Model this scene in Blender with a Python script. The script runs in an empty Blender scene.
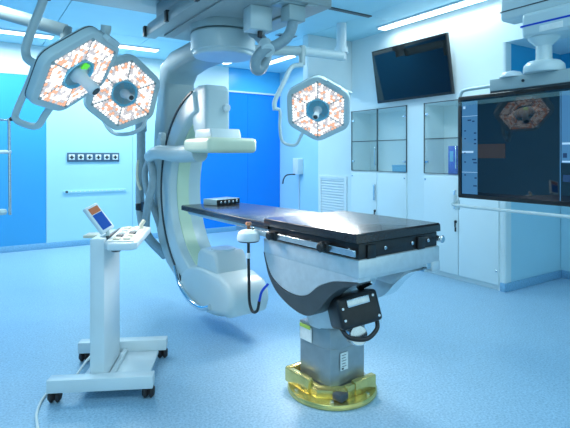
import bpy, bmesh, math, random
from mathutils import Vector, Matrix
random.seed(7)
C = bpy.context.scene.collection
SC = bpy.context.scene
# ------------------------------------------------------------------ camera
TH = math.radians(33.2); F = 481.0; CH = 1.4; HZ = 156.0
cam = bpy.data.cameras.new('camera'); camo = bpy.data.objects.new('camera', cam); C.objects.link(camo)
cam.sensor_width = 36; cam.lens = 36*F/570; cam.shift_y = -(214-HZ)/570; cam.clip_start = .05
camo.location = (0, 0, CH); camo.rotation_euler = (math.pi/2, 0, -TH)
SC.camera = camo
# ------------------------------------------------------------------ light
w = bpy.data.worlds.new('world'); SC.world = w; w.use_nodes = True
w.node_tree.nodes['Background'].inputs[0].default_value = (.57, .90, 1, 1)
w.node_tree.nodes['Background'].inputs[1].default_value = 0.95
SC.view_settings.view_transform = 'Standard'; SC.view_settings.look = 'None'
SC.view_settings.gamma = 1; SC.view_settings.exposure = 0.24; SC.view_settings.use_curve_mapping = False
LC = (.73, .935, .99)
def area(name, loc, sx, sy, power, rot=(0, 0, 0), col=LC, shape='RECTANGLE', spread=math.pi):
    l = bpy.data.lights.new(name, 'AREA'); l.shape = shape; l.size = sx; l.size_y = sy
    l.energy = power; l.color = col; l.spread = spread
    o = bpy.data.objects.new(name, l); C.objects.link(o); o.location = loc; o.rotation_euler = rot
    return o
area('strip_light_right', (4.43, 3.7, 3.0), .12, 1.6, 6)
area('strip_light_right_rear', (4.40, 7.0, 3.0), .12, .9, 14)
area('strip_light_back', (0.2, 7.3, 3.0), 1.5, .12, 38)
area('strip_light_back_middle', (1.98, 7.33, 3.0), .9, .12, 30)
area('fill_light_front', (-.6, .6, 3.0), 1.2, 1.2, 30)  # added fill lamp above the camera, no fitting modelled
area('fill_light_front_right', (2.2, .2, 3.0), 1.2, 1.2, 20)  # added fill from the camera's right, out of view
area('fill_light_centre', (3.2, 3.0, 3.0), .6, .6, 26)  # added fill for the right wall and floor, out of view
area('fill_light_left', (-.4, 4.6, 3.0), 1.2, .6, 42)  # added fill lamp out of view on the left
area('fill_light_rear', (2.9, 6.6, 3.0), .6, .6, 18)  # added fill towards the back of the room, no fitting modelled

# ------------------------------------------------------------------ frames
FW = Vector((math.sin(TH), math.cos(TH), 0)); RT = Vector((math.cos(TH), -math.sin(TH), 0)); UP = Vector((0, 0, 1))
def P(px, py, z):            # a point seen at (px, py), z metres in front of the camera
    return FW*z + RT*((px-285)/F*z) + UP*(CH-(py-HZ)/F*z)
def CV(xc, zc, h=0):         # right / ahead / height
    return RT*xc + FW*zc + UP*h
def CD(x, y, z):             # direction: right, up, towards the camera
    return (RT*x + UP*y - FW*z).normalized()
# ------------------------------------------------------------------ materials
MATS = {}
def mat(name, col, rough=.5, metal=0, spec=.5, emit=None, es=0, noise=None, coat=0, trans=0, bump=0, alpha=1):
    if name in MATS: return MATS[name]
    m = bpy.data.materials.new(name); m.use_nodes = True; nt = m.node_tree; b = nt.nodes['Principled BSDF']
    b.inputs['Base Color'].default_value = (*col, 1); b.inputs['Roughness'].default_value = rough
    b.inputs['Metallic'].default_value = metal; b.inputs['Specular IOR Level'].default_value = spec
    b.inputs['Coat Weight'].default_value = coat; b.inputs['Transmission Weight'].default_value = trans
    b.inputs['Alpha'].default_value = alpha
    if emit: b.inputs['Emission Color'].default_value = (*emit, 1); b.inputs['Emission Strength'].default_value = es
    if noise:
        sc, amt = noise
        tc = nt.nodes.new('ShaderNodeTexCoord'); n = nt.nodes.new('ShaderNodeTexNoise'); n.inputs['Scale'].default_value = sc
        n.inputs['Detail'].default_value = 3
        r = nt.nodes.new('ShaderNodeValToRGB')
        r.color_ramp.elements[0].position = .35; r.color_ramp.elements[1].position = .65
        r.color_ramp.elements[0].color = (*[c*(1-amt) for c in col], 1); r.color_ramp.elements[1].color = (*[min(1, c*(1+amt)) for c in col], 1)
        nt.links.new(tc.outputs['Object'], n.inputs['Vector']); nt.links.new(n.outputs['Fac'], r.inputs[0]); nt.links.new(r.outputs[0], b.inputs['Base Color'])
        if bump:
            bp = nt.nodes.new('ShaderNodeBump'); bp.inputs['Strength'].default_value = bump; bp.inputs['Distance'].default_value = .01
            nt.links.new(n.outputs['Fac'], bp.inputs['Height']); nt.links.new(bp.outputs[0], b.inputs['Normal'])
    MATS[name] = m; return m
WHITE = mat('white_enamel', (.72, .80, .84), .35, noise=(6, .02))
PANEL = mat('wall_panel_white', (.76, .87, .90), .35, noise=(1.5, .015))
PALE = mat('wall_panel_pale_blue', (.46, .76, .90), .3, noise=(1.5, .02))
SKY = mat('wall_panel_sky_blue', (.05, .37, .74), .28, noise=(1.5, .02))
SKY2 = mat('wall_panel_bright_blue', (.08, .48, .85), .3, noise=(1.5, .02))
MIDB = mat('niche_upper_mid_blue', (.03, .40, .72), .3, noise=(1.5, .02))  # darker blue on the upper part of the jamb and niche wall
DEEP = mat('wall_panel_deep_blue', (.0, .24, .85), .25, noise=(1.5, .02))
CEIL = mat('ceiling_panel', (.50, .82, .92), .5, noise=(2, .02))
SHELL = mat('grey_blue_shell', (.38, .48, .50), .35, noise=(5, .03))
SHELL2 = mat('pale_shell', (.58, .70, .73), .3, noise=(5, .02))
GREEN = mat('pale_green_strip', (.66, .80, .60), .4, noise=(5, .02))
CREAM = mat('cream_cover', (.72, .80, .62), .4, noise=(8, .02))
BRID = mat('bridge_grey', (.15, .24, .28), .4, noise=(5, .04))
GREY = mat('rail_grey', (.36, .42, .43), .4, noise=(5, .04))
DKGREY = mat('dark_grey', (.06, .075, .085), .4, noise=(8, .1))
BLACK = mat('black_plastic', (.012, .012, .014), .35, noise=(30, .2))
RUBBER = mat('dark_brown_rubber', (.018, .012, .012), .5, noise=(30, .2))
LEATHER = mat('black_mattress_cover', (.022, .018, .02), .27, coat=.25, noise=(60, .2), bump=.08)
STEEL = mat('brushed_steel', (.62, .66, .70), .25, 1, noise=(25, .06))
STEEL2 = mat('satin_aluminium', (.66, .72, .75), .35, .5, noise=(25, .04))
CHROME = mat('chrome', (.8, .84, .86), .08, 1, noise=(10, .01))
COLM = mat('grey_column_metal', (.36, .41, .43), .38, .6, noise=(20, .05))
BRASS = mat('yellow_brass', (.72, .60, .22), .25, .8, noise=(14, .12))
GOLDK = mat('bronze_knob', (.35, .16, .09), .3, .7, noise=(10, .1))
BASEB = mat('baseboard_vinyl_blue', (.22, .46, .68), .35, noise=(60, .12))
HOSE = mat('hose_grey', (.30, .40, .45), .45, noise=(30, .05))
BLUEP = mat('blue_plastic', (.0, .05, .55), .35, noise=(8, .05))
BOXB = mat('pale_blue_box', (.12, .42, .68), .5, noise=(8, .05))
YEL = mat('yellow_green_label', (.55, .75, .12), .5, noise=(8, .05))
SOCK = mat('socket_plate_blue_grey', (.07, .13, .20), .4, noise=(8, .05))
LABEL = mat('white_label', (.85, .88, .86), .5, noise=(40, .05))
IVORY = mat('ivory_plastic', (.78, .72, .56), .4, noise=(20, .05))
GREENLIT = mat('green_indicator', (.1, .6, .05), .4, noise=(8, .05), emit=(.15, .8, .05), es=.6)
STRIP = mat('strip_diffuser', (.9, .95, 1), .5, noise=(8, .01), emit=(.88, .97, 1), es=3.0)
LEDW = mat('led_white', (.4, .4, .4), .4, noise=(8, .01), emit=(1, .97, .95), es=1.0)
LEDO = mat('led_orange', (.4, .2, .12), .4, noise=(8, .01), emit=(1, .50, .32), es=.78)
LEDG = mat('led_dim', (.4, .36, .36), .4, noise=(8, .01), emit=(.9, .80, .80), es=.5)
LEDB = mat('led_board', (.35, .36, .36), .4, noise=(120, .2), emit=(.85, .80, .80), es=.12)
GLOW = mat('handle_disc_blue', (.25, .68, .88), .3, noise=(5, .03))
SCRB = mat('screen_blue', (.0, .03, .2), .3, spec=.1, noise=(5, .02), emit=(0, .08, .40), es=.5)
SCRO = mat('screen_orange', (.2, .08, .04), .3, spec=.1, noise=(5, .02), emit=(.5, .2, .1), es=.35)
def glass_mat():
    m = bpy.data.materials.new('green_glass'); m.use_nodes = True; nt = m.node_tree; b = nt.nodes['Principled BSDF']
    b.inputs['Base Color'].default_value = (.55, .82, .80, 1); b.inputs['Roughness'].default_value = .05
    b.inputs['Alpha'].default_value = .10
    tc = nt.nodes.new('ShaderNodeTexCoord'); n = nt.nodes.new('ShaderNodeTexNoise'); n.inputs['Scale'].default_value = 1.0
    mr = nt.nodes.new('ShaderNodeMapRange'); mr.inputs[3].default_value = .03; mr.inputs[4].default_value = .08
    nt.links.new(tc.outputs['Object'], n.inputs['Vector']); nt.links.new(n.outputs['Fac'], mr.inputs[0]); nt.links.new(mr.outputs[0], b.inputs['Roughness'])
    return m
GLASS = glass_mat()
def screen_mat(name, col, glow):
    m = bpy.data.materials.new(name); m.use_nodes = True; nt = m.node_tree; b = nt.nodes['Principled BSDF']
    b.inputs['Base Color'].default_value = (*col, 1)
    tc = nt.nodes.new('ShaderNodeTexCoord'); n = nt.nodes.new('ShaderNodeTexNoise'); n.inputs['Scale'].default_value = 4
    mr = nt.nodes.new('ShaderNodeMapRange'); mr.inputs[3].default_value = .015; mr.inputs[4].default_value = .035
    nt.links.new(tc.outputs['Object'], n.inputs['Vector']); nt.links.new(n.outputs['Fac'], mr.inputs[0]); nt.links.new(mr.outputs[0], b.inputs['Roughness'])
    if glow: b.inputs['Emission Color'].default_value = (*glow, 1); b.inputs['Emission Strength'].default_value = 1
    return m
TVS = screen_mat('television_glass', (.004, .006, .008), None)
MONS = screen_mat('monitor_glass', (.002, .004, .008), (.0, .004, .009)); MONS.node_tree.nodes['Principled BSDF'].inputs['Specular IOR Level'].default_value = .8
MONP = screen_mat('monitor_side_panel', (.05, .12, .2), (.03, .10, .20))
MONW = screen_mat('monitor_white_mark', (.2, .3, .4), (.25, .40, .55))
MOND = screen_mat('monitor_dark_text', (.01, .02, .05), (.01, .03, .08))
MONO = screen_mat('monitor_brown_band', (.03, .02, .02), (.018, .014, .012))
def floor_mat():
    m = bpy.data.materials.new('speckled_blue_vinyl'); m.use_nodes = True; nt = m.node_tree; b = nt.nodes['Principled BSDF']
    tc = nt.nodes.new('ShaderNodeTexCoord')
    n = nt.nodes.new('ShaderNodeTexNoise'); n.inputs['Scale'].default_value = 75; n.inputs['Detail'].default_value = 5; n.inputs['Roughness'].default_value = .7
    r = nt.nodes.new('ShaderNodeValToRGB'); r.color_ramp.elements[0].position = .33; r.color_ramp.elements[1].position = .62
    r.color_ramp.elements[0].color = (.21, .39, .56, 1); r.color_ramp.elements[1].color = (.41, .64, .82, 1)
    n2 = nt.nodes.new('ShaderNodeTexNoise'); n2.inputs['Scale'].default_value = 9; n2.inputs['Detail'].default_value = 3
    mx = nt.nodes.new('ShaderNodeMixRGB'); mx.blend_type = 'MULTIPLY'; mx.inputs[0].default_value = .25
    r2 = nt.nodes.new('ShaderNodeValToRGB'); r2.color_ramp.elements[0].position = .3; r2.color_ramp.elements[0].color = (.8, .8, .8, 1); r2.color_ramp.elements[1].position = .7
    nt.links.new(tc.outputs['Object'], n.inputs['Vector']); nt.links.new(tc.outputs['Object'], n2.inputs['Vector'])
    nt.links.new(n.outputs['Fac'], r.inputs[0]); nt.links.new(n2.outputs['Fac'], r2.inputs[0])
    nt.links.new(r.outputs[0], mx.inputs[1]); nt.links.new(r2.outputs[0], mx.inputs[2]); nt.links.new(mx.outputs[0], b.inputs['Base Color'])
    b.inputs['Roughness'].default_value = .38; b.inputs['Specular IOR Level'].default_value = .5
    return m
FLOOR = floor_mat()
# ------------------------------------------------------------------ mesh helpers
def new(): return bmesh.new()
def merge(bm, src, M=None):
    me = bpy.data.meshes.new('tmp')
    if M is not None: bmesh.ops.transform(src, matrix=M, verts=src.verts)
    src.to_mesh(me); src.free(); bm.from_mesh(me); bpy.data.meshes.remove(me)
def bx(bm, x0, x1, y0, y1, z0, z1, bev=0, seg=3, M=None, mi=0):
    s = new(); bmesh.ops.create_cube(s, size=1)
    for v in s.verts: v.co = Vector(((x0+x1)/2+v.co.x*(x1-x0), (y0+y1)/2+v.co.y*(y1-y0), (z0+z1)/2+v.co.z*(z1-z0)))
    if bev: bmesh.ops.bevel(s, geom=s.edges[:], offset=bev, segments=seg, affect='EDGES', profile=.5)
    for f in s.faces: f.material_index = mi
    merge(bm, s, M); return bm
def prism(bm, pts, axis, a0, a1, bev=0, seg=2, M=None, mi=0):
    """outline pts (p, q) extruded along axis ('x': p=y,q=z ; 'y': p=x,q=z ; 'z': p=x,q=y)"""
    s = new()
    def mk(p, q, a): return {'x': (a, p, q), 'y': (p, a, q), 'z': (p, q, a)}[axis]
    A = [s.verts.new(mk(p, q, a0)) for p, q in pts]; B = [s.verts.new(mk(p, q, a1)) for p, q in pts]
    s.faces.new(A); s.faces.new(B[::-1]); n = len(pts)
    for i in range(n): s.faces.new((A[i], B[i], B[(i+1) % n], A[(i+1) % n]))
    bmesh.ops.recalc_face_normals(s, faces=s.faces)
    if bev:
        caps = [e for e in s.edges if (e.verts[0] in A) == (e.verts[1] in A)]
        bmesh.ops.bevel(s, geom=caps, offset=bev, segments=seg, affect='EDGES', profile=.5)
    bmesh.ops.triangulate(s, faces=[f for f in s.faces if len(f.verts) > 4])
    for f in s.faces: f.material_index = mi
    merge(bm, s, M); return bm
def lathe(bm, prof, seg=40, M=None, mi=0):
    s = new(); rings = []
    for r, z in prof:
        rings.append([s.verts.new((r*math.cos(2*math.pi*i/seg), r*math.sin(2*math.pi*i/seg), z)) for i in range(seg)] if r > 1e-6 else [s.verts.new((0, 0, z))])
    for a, b in zip(rings, rings[1:]):
        for i in range(seg):
            j = (i+1) % seg
            if len(a) == 1: s.faces.new((a[0], b[i], b[j]))
            elif len(b) == 1: s.faces.new((a[i], b[0], a[j]))
            else: s.faces.new((a[i], a[j], b[j], b[i]))
    bmesh.ops.recalc_face_normals(s, faces=s.faces)
    for f in s.faces: f.material_index = mi
    merge(bm, s, M); return bm
def axisM(a, b):
    a = Vector(a); b = Vector(b); d = (b-a)
    q = Vector((0, 0, 1)).rotation_difference(d.normalized())
    return Matrix.Translation(a) @ q.to_matrix().to_4x4(), d.length
def cyl(bm, a, b, r, r2=None, seg=20, bev=.0, mi=0):
    M, L = axisM(a, b); r2 = r if r2 is None else r2
    e = min(bev, r*.5, L*.4)
    prof = [(0, 0), (r-e, 0), (r, e), (r2, L-e), (r2-e, L), (0, L)] if e else [(0, 0), (r, 0), (r2, L), (0, L)]
    return lathe(bm, prof, seg, M, mi)
def smoothpath(pts, n=8):
    pts = [Vector(p) for p in pts]; out = []
    Q = [pts[0]*2-pts[1]]+pts+[pts[-1]*2-pts[-2]]
    for i in range(1, len(Q)-2):
        p0, p1, p2, p3 = Q[i-1:i+3]
        for k in range(n):
            t = k/n
            out.append(.5*((2*p1)+(p2-p0)*t+(2*p0-5*p1+4*p2-p3)*t*t+(3*p1-p0-3*p2+p3)*t**3))
    out.append(pts[-1]); return out
def tube(bm, pts, r, seg=12, smooth=8, mi=0, radii=None):
    path = smoothpath(pts, smooth) if smooth else [Vector(p) for p in pts]
    s = new(); rings = []; n = None
    for i, p in enumerate(path):
        t = (path[min(i+1, len(path)-1)]-path[max(i-1, 0)]).normalized()
        if n is None:
            n = t.orthogonal().normalized()
        n = (n-t*n.dot(t)).normalized(); b = t.cross(n)
        rr = r if radii is None else radii[0]+(radii[1]-radii[0])*i/(len(path)-1)
        rings.append([s.verts.new(p+(n*math.cos(2*math.pi*k/seg)+b*math.sin(2*math.pi*k/seg))*rr) for k in range(seg)])
    for a, b in zip(rings, rings[1:]):
        for k in range(seg): s.faces.new((a[k], a[(k+1) % seg], b[(k+1) % seg], b[k]))
    s.faces.new(rings[0][::-1]); s.faces.new(rings[-1])
    bmesh.ops.recalc_face_normals(s, faces=s.faces)
    for f in s.faces: f.material_index = mi
    merge(bm, s); return bm
def obj(name, bm, m, parent=None, world=None, smooth=True):
    me = bpy.data.meshes.new(name)
    if world is not None: bmesh.ops.transform(bm, matrix=world.inverted(), verts=bm.verts)
    bm.to_mesh(me); bm.free()
    for mm in (m if isinstance(m, (list, tuple)) else [m]): me.materials.append(mm)
    if smooth:
        me.polygons.foreach_set('use_smooth', [True]*len(me.polygons))
        me.set_sharp_from_angle(angle=math.radians(38))
    o = bpy.data.objects.new(name, me); C.objects.link(o)
    if parent: o.parent = parent
    return o
def tag(o, label, cat, group=None):
    o['label'] = label; o['category'] = cat
    if group: o['group'] = group
    return o
def thing(name, label, cat, M=None, group=None):
    o = bpy.data.objects.new(name, None); o.empty_display_size = .1; C.objects.link(o)
    if M is not None: o.matrix_world = M
    return tag(o, label, cat, group)
def struct(name, bm, m):
    o = obj(name, bm, m); o['kind'] = 'structure'; return o
def TR(loc, rz=0): return Matrix.Translation(Vector(loc)) @ Matrix.Rotation(rz, 4, 'Z')
def BASIS(loc, X, Y):
    X = X.normalized(); Z = X.cross(Y).normalized(); Y = Z.cross(X)
    M = Matrix((X, Y, Z)).transposed().to_4x4(); M.translation = Vector(loc); return M
# ================================================================== SETTING
XR = 4.60; YB = 8.05; HC = 3.05; XN = 5.15; YJ = 6.08; YE = 2.95; XW = 5.70; TRH = 2.60
# floor
b = new(); bx(b, -4.6, -4.5, -3, YB+.15, 0, HC); struct('wall_left', b, PALE)
b = new(); bx(b, -4.6, 6.0, -3, YB+.3, -.1, 0); struct('floor', b, FLOOR)
# ceiling with panel joints (grooves are real gaps over a darker slab)
b = new(); xs = [-4.5, -1.5, -.3, .9, 2.1, 3.88, 6.0]; ys = [-3, .6, 1.8, 3.0, 4.2, 5.45, 6.7, YB+.3]
for i in range(len(xs)-1):
    for j in range(len(ys)-1):
        bx(b, xs[i]+.004, xs[i+1]-.004, ys[j]+.004, ys[j+1]-.004, HC, HC+.04)
bx(b, -4.5, 6.0, -3, YB+.3, HC+.04, HC+.12, mi=1)
struct('ceiling', b, [CEIL, GREY])
b = new(); bx(b, 3.15, 3.95, 4.17, 4.23, HC-.012, HC+.0); tag(obj('ceiling_slot_diffuser', b, DKGREY), 'long thin dark slot in the ceiling, right of the x-ray carriage', 'air vent')
t = thing('ceiling_vent', 'short dark rectangular vent in the ceiling above the curled hose', 'air vent', TR((3.62, 5.5, HC-.012)))
b = new(); bx(b, -.14, .14, -.06, -.045, 0, .012); bx(b, -.14, .14, .045, .06, 0, .012); bx(b, -.14, -.125, -.045, .045, 0, .012); bx(b, .125, .14, -.045, .045, 0, .012); obj('frame', b, GREY, t)
b = new()
for k in range(6): bx(b, -.125, .125, -.042+k*.015, -.034+k*.015, .001, .011)
bx(b, -.125, .125, -.045, .045, .011, .012); obj('grille', b, BLACK, t)
# walls
b = new()
def panel(x0, x1, z0, z1, mi, g=.004): bx(b, x0+g/2, x1-g/2, YB, YB+.05, z0+g/2, z1-g/2, mi=mi)
panel(-4.5, .96, 0, TRH, 0); panel(.96, 2.25, 0, TRH, 1); panel(2.25, 3.3, 0, TRH, 1); panel(3.3, 4.42, 0, TRH, 2); panel(4.42, XN, 0, TRH, 2)
panel(-4.5, .96, TRH, HC, 3); panel(.96, 4.02, TRH, HC, 3); panel(4.02, XN, TRH, HC, 4)
bx(b, -4.5, XN+.3, YB+.05, YB+.15, 0, HC, mi=1)
struct('wall_back', b, [SKY, PALE, DEEP, PANEL, SKY2])
b = new(); bx(b, 3.97, XN, YB-.03, YB, TRH-.01, TRH+.02); struct('trim_1', b, WHITE)
b = new(); bx(b, XN, XN+.1, YJ+.06, YB, 0, HC); struct('wall_right_recess', b, PALE)
# right wall: solid around the two built-in cabinets
CY = [(4.22, 5.27), (2.955, 3.95)]; CT = 2.04
b = new()
bx(b, XR, XN, 5.27, YJ, 0, HC, .01, 2); bx(b, XR, XN, 3.95, 4.22, 0, HC); bx(b, XR, XN, 4.22, 5.27, CT, HC); bx(b, XR, XN, 2.955, 3.95, CT, HC)
bx(b, XR+.5, XN, 2.955, 5.27, 0, CT)
prism(b, [(XR, YE+.005)]+[(XR+.03-.03*math.cos(a*math.pi/12), YE-.02-.03*math.sin(a*math.pi/12)) for a in range(7)]+[(XR+.11, YE-.05), (XR+.11, YE+.005)], 'z', 0, 2.57)
bx(b, XR+.10, XW+.1, YE-.046, YE+.005, 0, 1.95, mi=1); bx(b, XR+.10, XW+.1, YE-.046, YE+.005, 1.953, 2.57, mi=2)  # jamb: pale blue below, darker blue above
bx(b, XR, XW+.1, -3, YE+.005, 2.57, HC)
bx(b, XN, XW+.1, YE, YE+.2, 0, HC)
struct('wall_right', b, [PANEL, PALE, MIDB])
b = new(); bx(b, XW, XW+.1, -3, YE-.05, 0, 1.95); bx(b, XW, XW+.1, -3, YE-.05, 1.953, 2.57, mi=1); struct('wall_niche', b, [PALE, MIDB])
# shallow boxed-in duct over the recess corner
b = new(); bx(b, 3.82, XR, 5.27, 5.39, 2.30, HC, .008, 2); struct('trim_2', b, PANEL)
def baseb(name, segs):
    b = new()
    for (x0, x1, y0, y1) in segs: bx(b, x0, x1, y0, y1, 0, .09, .004, 2)
    struct(name, b, BASEB)
baseb('baseboard_back', [(-4.5, XN, YB-.015, YB)])
baseb('baseboard_recess', [(XN-.015, XN, YJ+.06, YB-.015)])
baseb('baseboard_right', [(XR+.0, XW, YE-.066, YE-.05), (XW-.015, XW, -3, YE-.066), (XR-.012, XR, 5.27, YJ), (XR-.012, XR, 3.95, 4.22), (XR-.012, XR+.0, YE-.06, YE)])
# ------------------------------------------------------------------ ceiling strip lights
def strip(x0, x1, y0, y1, label):
    t = thing('ceiling_strip_light', label, 'light', TR(((x0+x1)/2, (y0+y1)/2, HC)), 'ceiling strip lights')
    hx, hy = (x1-x0)/2, (y1-y0)/2
    b = new(); bx(b, -hx-.02, hx+.02, -hy-.02, hy+.02, -.015, 0, .003, 1); obj('frame', b, WHITE, t)
    b = new(); bx(b, -hx, hx, -hy, hy, -.03, -.015, .005, 2); obj('diffuser', b, STRIP, t)
strip(4.37, 4.49, 2.8, 4.5, 'long ceiling strip light above the black television')
strip(4.34, 4.46, 6.5, 7.6, 'short ceiling strip light over the deep blue wall beside the hose')
strip(3.72, 3.82, 6.8, 7.7, 'slim ceiling strip light beside the x-ray arm hub')
strip(-1.6, .95, 7.24, 7.37, 'ceiling strip light above the sky blue wall panel at far left')
strip(1.5, 2.43, 7.27, 7.40, 'ceiling strip light between the left surgical lamps and the x-ray arm')
# ------------------------------------------------------------------ cabinets
def hinge(par, y, z, side):
    b = new(); cyl(b, (-.012, y, z), (-.002, y, z), .018, bev=.003); bx(b, -.016, -.006, y, y+side*.035, z-.01, z+.01, .003, 2); obj('hinge', b, STEEL, par)
def cabinet(y0, y1, label, goods):
    t = thing('wall_cabinet', label, 'cabinet', TR((XR, (y0+y1)/2, 0)), 'built-in wall cabinets')
    h = (y1-y0)/2
    b = new(); D = .36
    bx(b, .0, D, -h, -h+.02, 0, CT); bx(b, .0, D, h-.02, h, 0, CT); bx(b, D-.02, D, -h+.02, h-.02, 0, CT)
    bx(b, .0, D, -h+.02, h-.02, CT-.02, CT); bx(b, .0, D-.02, -h+.02, h-.02, 1.165, 1.185); bx(b, .02, D-.02, -h+.02, h-.02, .0, .05)
    obj('carcass', b, PANEL, t)
    b = new(); bx(b, .03, D-.02, -h+.02, h-.02, 1.60, 1.612); obj('shelf', b, GLASS, t)
    for s in (-1, 1):
        b = new()
        a0, a1 = (-h+.006, -.004) if s < 0 else (.004, h-.006)
        bx(b, -.012, 0, a0, a1, 1.20, CT-.01)
        d = obj('glass_door', b, GLASS, t)
        b = new(); g = .007
        bx(b, -.014, .001, a0, a1, 1.193, 1.193+g); bx(b, -.014, .001, a0, a1, CT-.01, CT-.01+g)
        bx(b, -.014, .001, a0-.003, a0+.004, 1.193, CT); bx(b, -.014, .001, a1-.004, a1+.003, 1.193, CT)
        bx(b, -.013, .0, a0, a1, 1.600, 1.610)
        obj('door_edging', b, DKGREY, d)
        for z in (1.33, 1.9): hinge(d, s*(h-.03), z, -s)
        b = new(); bx(b, -.018, 0, a0, a1, .06, 1.175, .003, 2)
        d2 = obj('lower_door', b, PANEL, t)
        for z in (.2, 1.12):
            b = new(); cyl(b, (-.024, s*(h-.03), z), (-.017, s*(h-.03), z), .011, bev=.002); obj('hinge_cap', b, STEEL, d2)
    b = new(); bx(b, -.04, -.030, .016, .026, 1.26, 1.52, .003, 2); cyl(b, (-.03, .021, 1.29), (-.012, .021, 1.29), .005); cyl(b, (-.03, .021, 1.49), (-.012, .021, 1.49), .005)
    obj('glass_door_handle', b, CHROME, t)
    b = new(); bx(b, -.04, -.018, .02, .05, .80, 1.02, .006, 2); obj('lower_door_handle', b, STEEL, t)
    b = new(); cyl(b, (-.035, .03, .66), (-.017, .03, .66), .016, bev=.003); bx(b, -.04, -.03, .022, .038, .60, .66, .003, 2); bx(b, -.045, -.035, .012, .03, .55, .60, .003, 2); obj('lock_and_key', b, BLACK, t)
    return t
cabinet(4.22, 5.27, 'built-in white cabinet with glass doors beside the louvred vent', None)
cabinet(2.955, 3.95, 'built-in white cabinet with glass doors partly behind the large monitor', None)
t = thing('storage_box', 'pale blue box behind the glass of the cabinet nearest the vent', 'box', TR((XR+.2, 4.41, 1.186)))
b = new(); bx(b, -.1, .1, -.15, .17, 0, .075, .008, 2); obj('body', b, BOXB, t)
b = new(); bx(b, -.105, .105, -.155, .175, .072, .095, .006, 2); obj('lid', b, BOXB, t)
t = thing('file_binder', 'deep blue binder behind glass beside the large monitor', 'binder', TR((XR+.12, 3.60, 1.186)))
b = new(); bx(b, -.05, .14, -.05, -.035, 0, .33, .003, 2); bx(b, -.05, .14, .035, .05, 0, .33, .003, 2); bx(b, -.06, -.05, -.05, .05, 0, .33, .004, 2); obj('cover', b, BLUEP, t)
b = new(); bx(b, -.045, .13, -.033, .033, .01, .31); obj('pages', b, LABEL, t)
b = new(); bx(b, -.064, -.058, -.025, .025, .15, .27, .001, 1); obj('spine_label', b, BOXB, t)
# louvred vent on right wall
t = thing('louvred_wall_vent', 'tall white louvred vent low on the wall beside the cabinet', 'air vent', TR((XR, 5.70, .1)))
b = new(); W_, H_ = .33, 1.0
bx(b, -.02, 0, -W_, -W_+.05, 0, H_, .004, 2); bx(b, -.02, 0, W_-.05, W_, 0, H_, .004, 2); bx(b, -.02, 0, -W_+.05, W_-.05, 0, .05, .004, 2); bx(b, -.02, 0, -W_+.05, W_-.05, H_-.05, H_, .004, 2)
obj('frame', b, WHITE, t)
b = new()
for k in range(22):
    z = .07+k*.041; prism(b, [(-.018, z), (-.016, z-.004), (0, z+.022), (-.002, z+.026)], 'y', -W_+.05, W_-.05)
obj('louvres', b, WHITE, t)
# dispenser + tap on recess wall
t = thing('wall_tap', 'curved black tap under a white box on the pale wall', 'tap', TR((XN, 7.38, 1.06)))
b = new(); bx(b, -.14, 0, -.13, .02, 0, .30, .015, 3); obj('housing', b, WHITE, t)
b = new(); tube(b, [(-.13, -.05, .0), (-.22, -.02, .0), (-.30, .0, -.02), (-.34, .02, -.09), (-.35, .03, -.17)], .012); obj('spout', b, BLACK, t)
b = new(); tube(b, [(-.02, -.02, .0), (-.02, -.02, -.3), (-.02, -.02, -.9)], .009); obj('pipe', b, WHITE, t)
# back wall fittings
def on_back(px, py):
    a = (px-285)/F; z = YB/(math.cos(TH)-a*math.sin(TH)); p = P(px, py, z); return p
p0 = on_back(67, 152); p1 = on_back(119, 161.5)
t = thing('socket_strip', 'dark horizontal strip of six white sockets on the pale wall', 'socket', TR((p0.x, YB, p1.z-.0)))
L_ = p1.x-p0.x; Hh = on_back(67, 152).z-on_back(67, 160.5).z+.01
b = new(); bx(b, 0, L_, -.02, 0, 0, Hh, .004, 2); obj('backplate', b, SOCK, t)
for k in range(6):
    cx = L_*(k+.5)/6; s = L_/6*.33; b = new(); bx(b, cx-s, cx+s, -.028, -.02, Hh/2-s, Hh/2+s, .006, 2)
    q = obj('socket', b, LABEL, t)
    b = new(); bx(b, cx-.012, cx+.012, -.031, -.027, Hh/2-.030, Hh/2+.030); bx(b, cx-.03, cx+.03, -.031, -.027, Hh/2-.01, Hh/2+.01); obj('pin_holes', b, DKGREY, q)
p0 = on_back(63, 193); p1 = on_back(126, 189)
t = thing('connector_rail', 'long pale rail of small outlets below the dark socket strip', 'rail', TR((p0.x, YB, p0.z-.03)))
b = new(); bx(b, 0, p1.x-p0.x, -.02, 0, .02, .068, .004, 2); obj('rail_body', b, PALE, t)
for k in range(14):
    b = new(); cx = .05+k*(p1.x-p0.x-.1)/13; cyl(b, (cx, -.026, .045), (cx, -.019, .045), .010 if k else .020, bev=.002); obj('outlet', b, DKGREY if k == 0 else WHITE, t)
# ================================================================== C-ARM
ISO = CV(-.505, 3.93)
RZ = math.radians(-85.9)
CM = TR(ISO, RZ)
t = thing('ceiling_mounted_c_arm', 'large pale ceiling-mounted x-ray c-arm curving round the head of the table', 'x-ray machine', CM)
carm = t
ZC = 1.09
def arc(R, a0, a1, n): return [(-R*math.cos(math.radians(a0+(a1-a0)*i/n)), ZC+R*math.sin(math.radians(a0+(a1-a0)*i/n))) for i in range(n+1)]
# c ring
b = new(); prism(b, arc(.88, -112, 75, 60)+arc(.70, 75, -112, 60), 'y', -.16, .16, .02, 3); obj('c_ring', b, SHELL2, t)
b = new(); prism(b, arc(.702, -70, 60, 40)+arc(.692, 60, -70, 40), 'y', -.085, .03, .002, 1); obj('green_strip', b, GREEN, t)
b = new(); prism(b, arc(.888, -75, 74, 50)+arc(.872, 74, -75, 50), 'y', -.168, -.150); prism(b, arc(.888, -75, 74, 50)+arc(.872, 74, -75, 50), 'y', .150, .168); obj('edge_rail', b, DKGREY, t)
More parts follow.
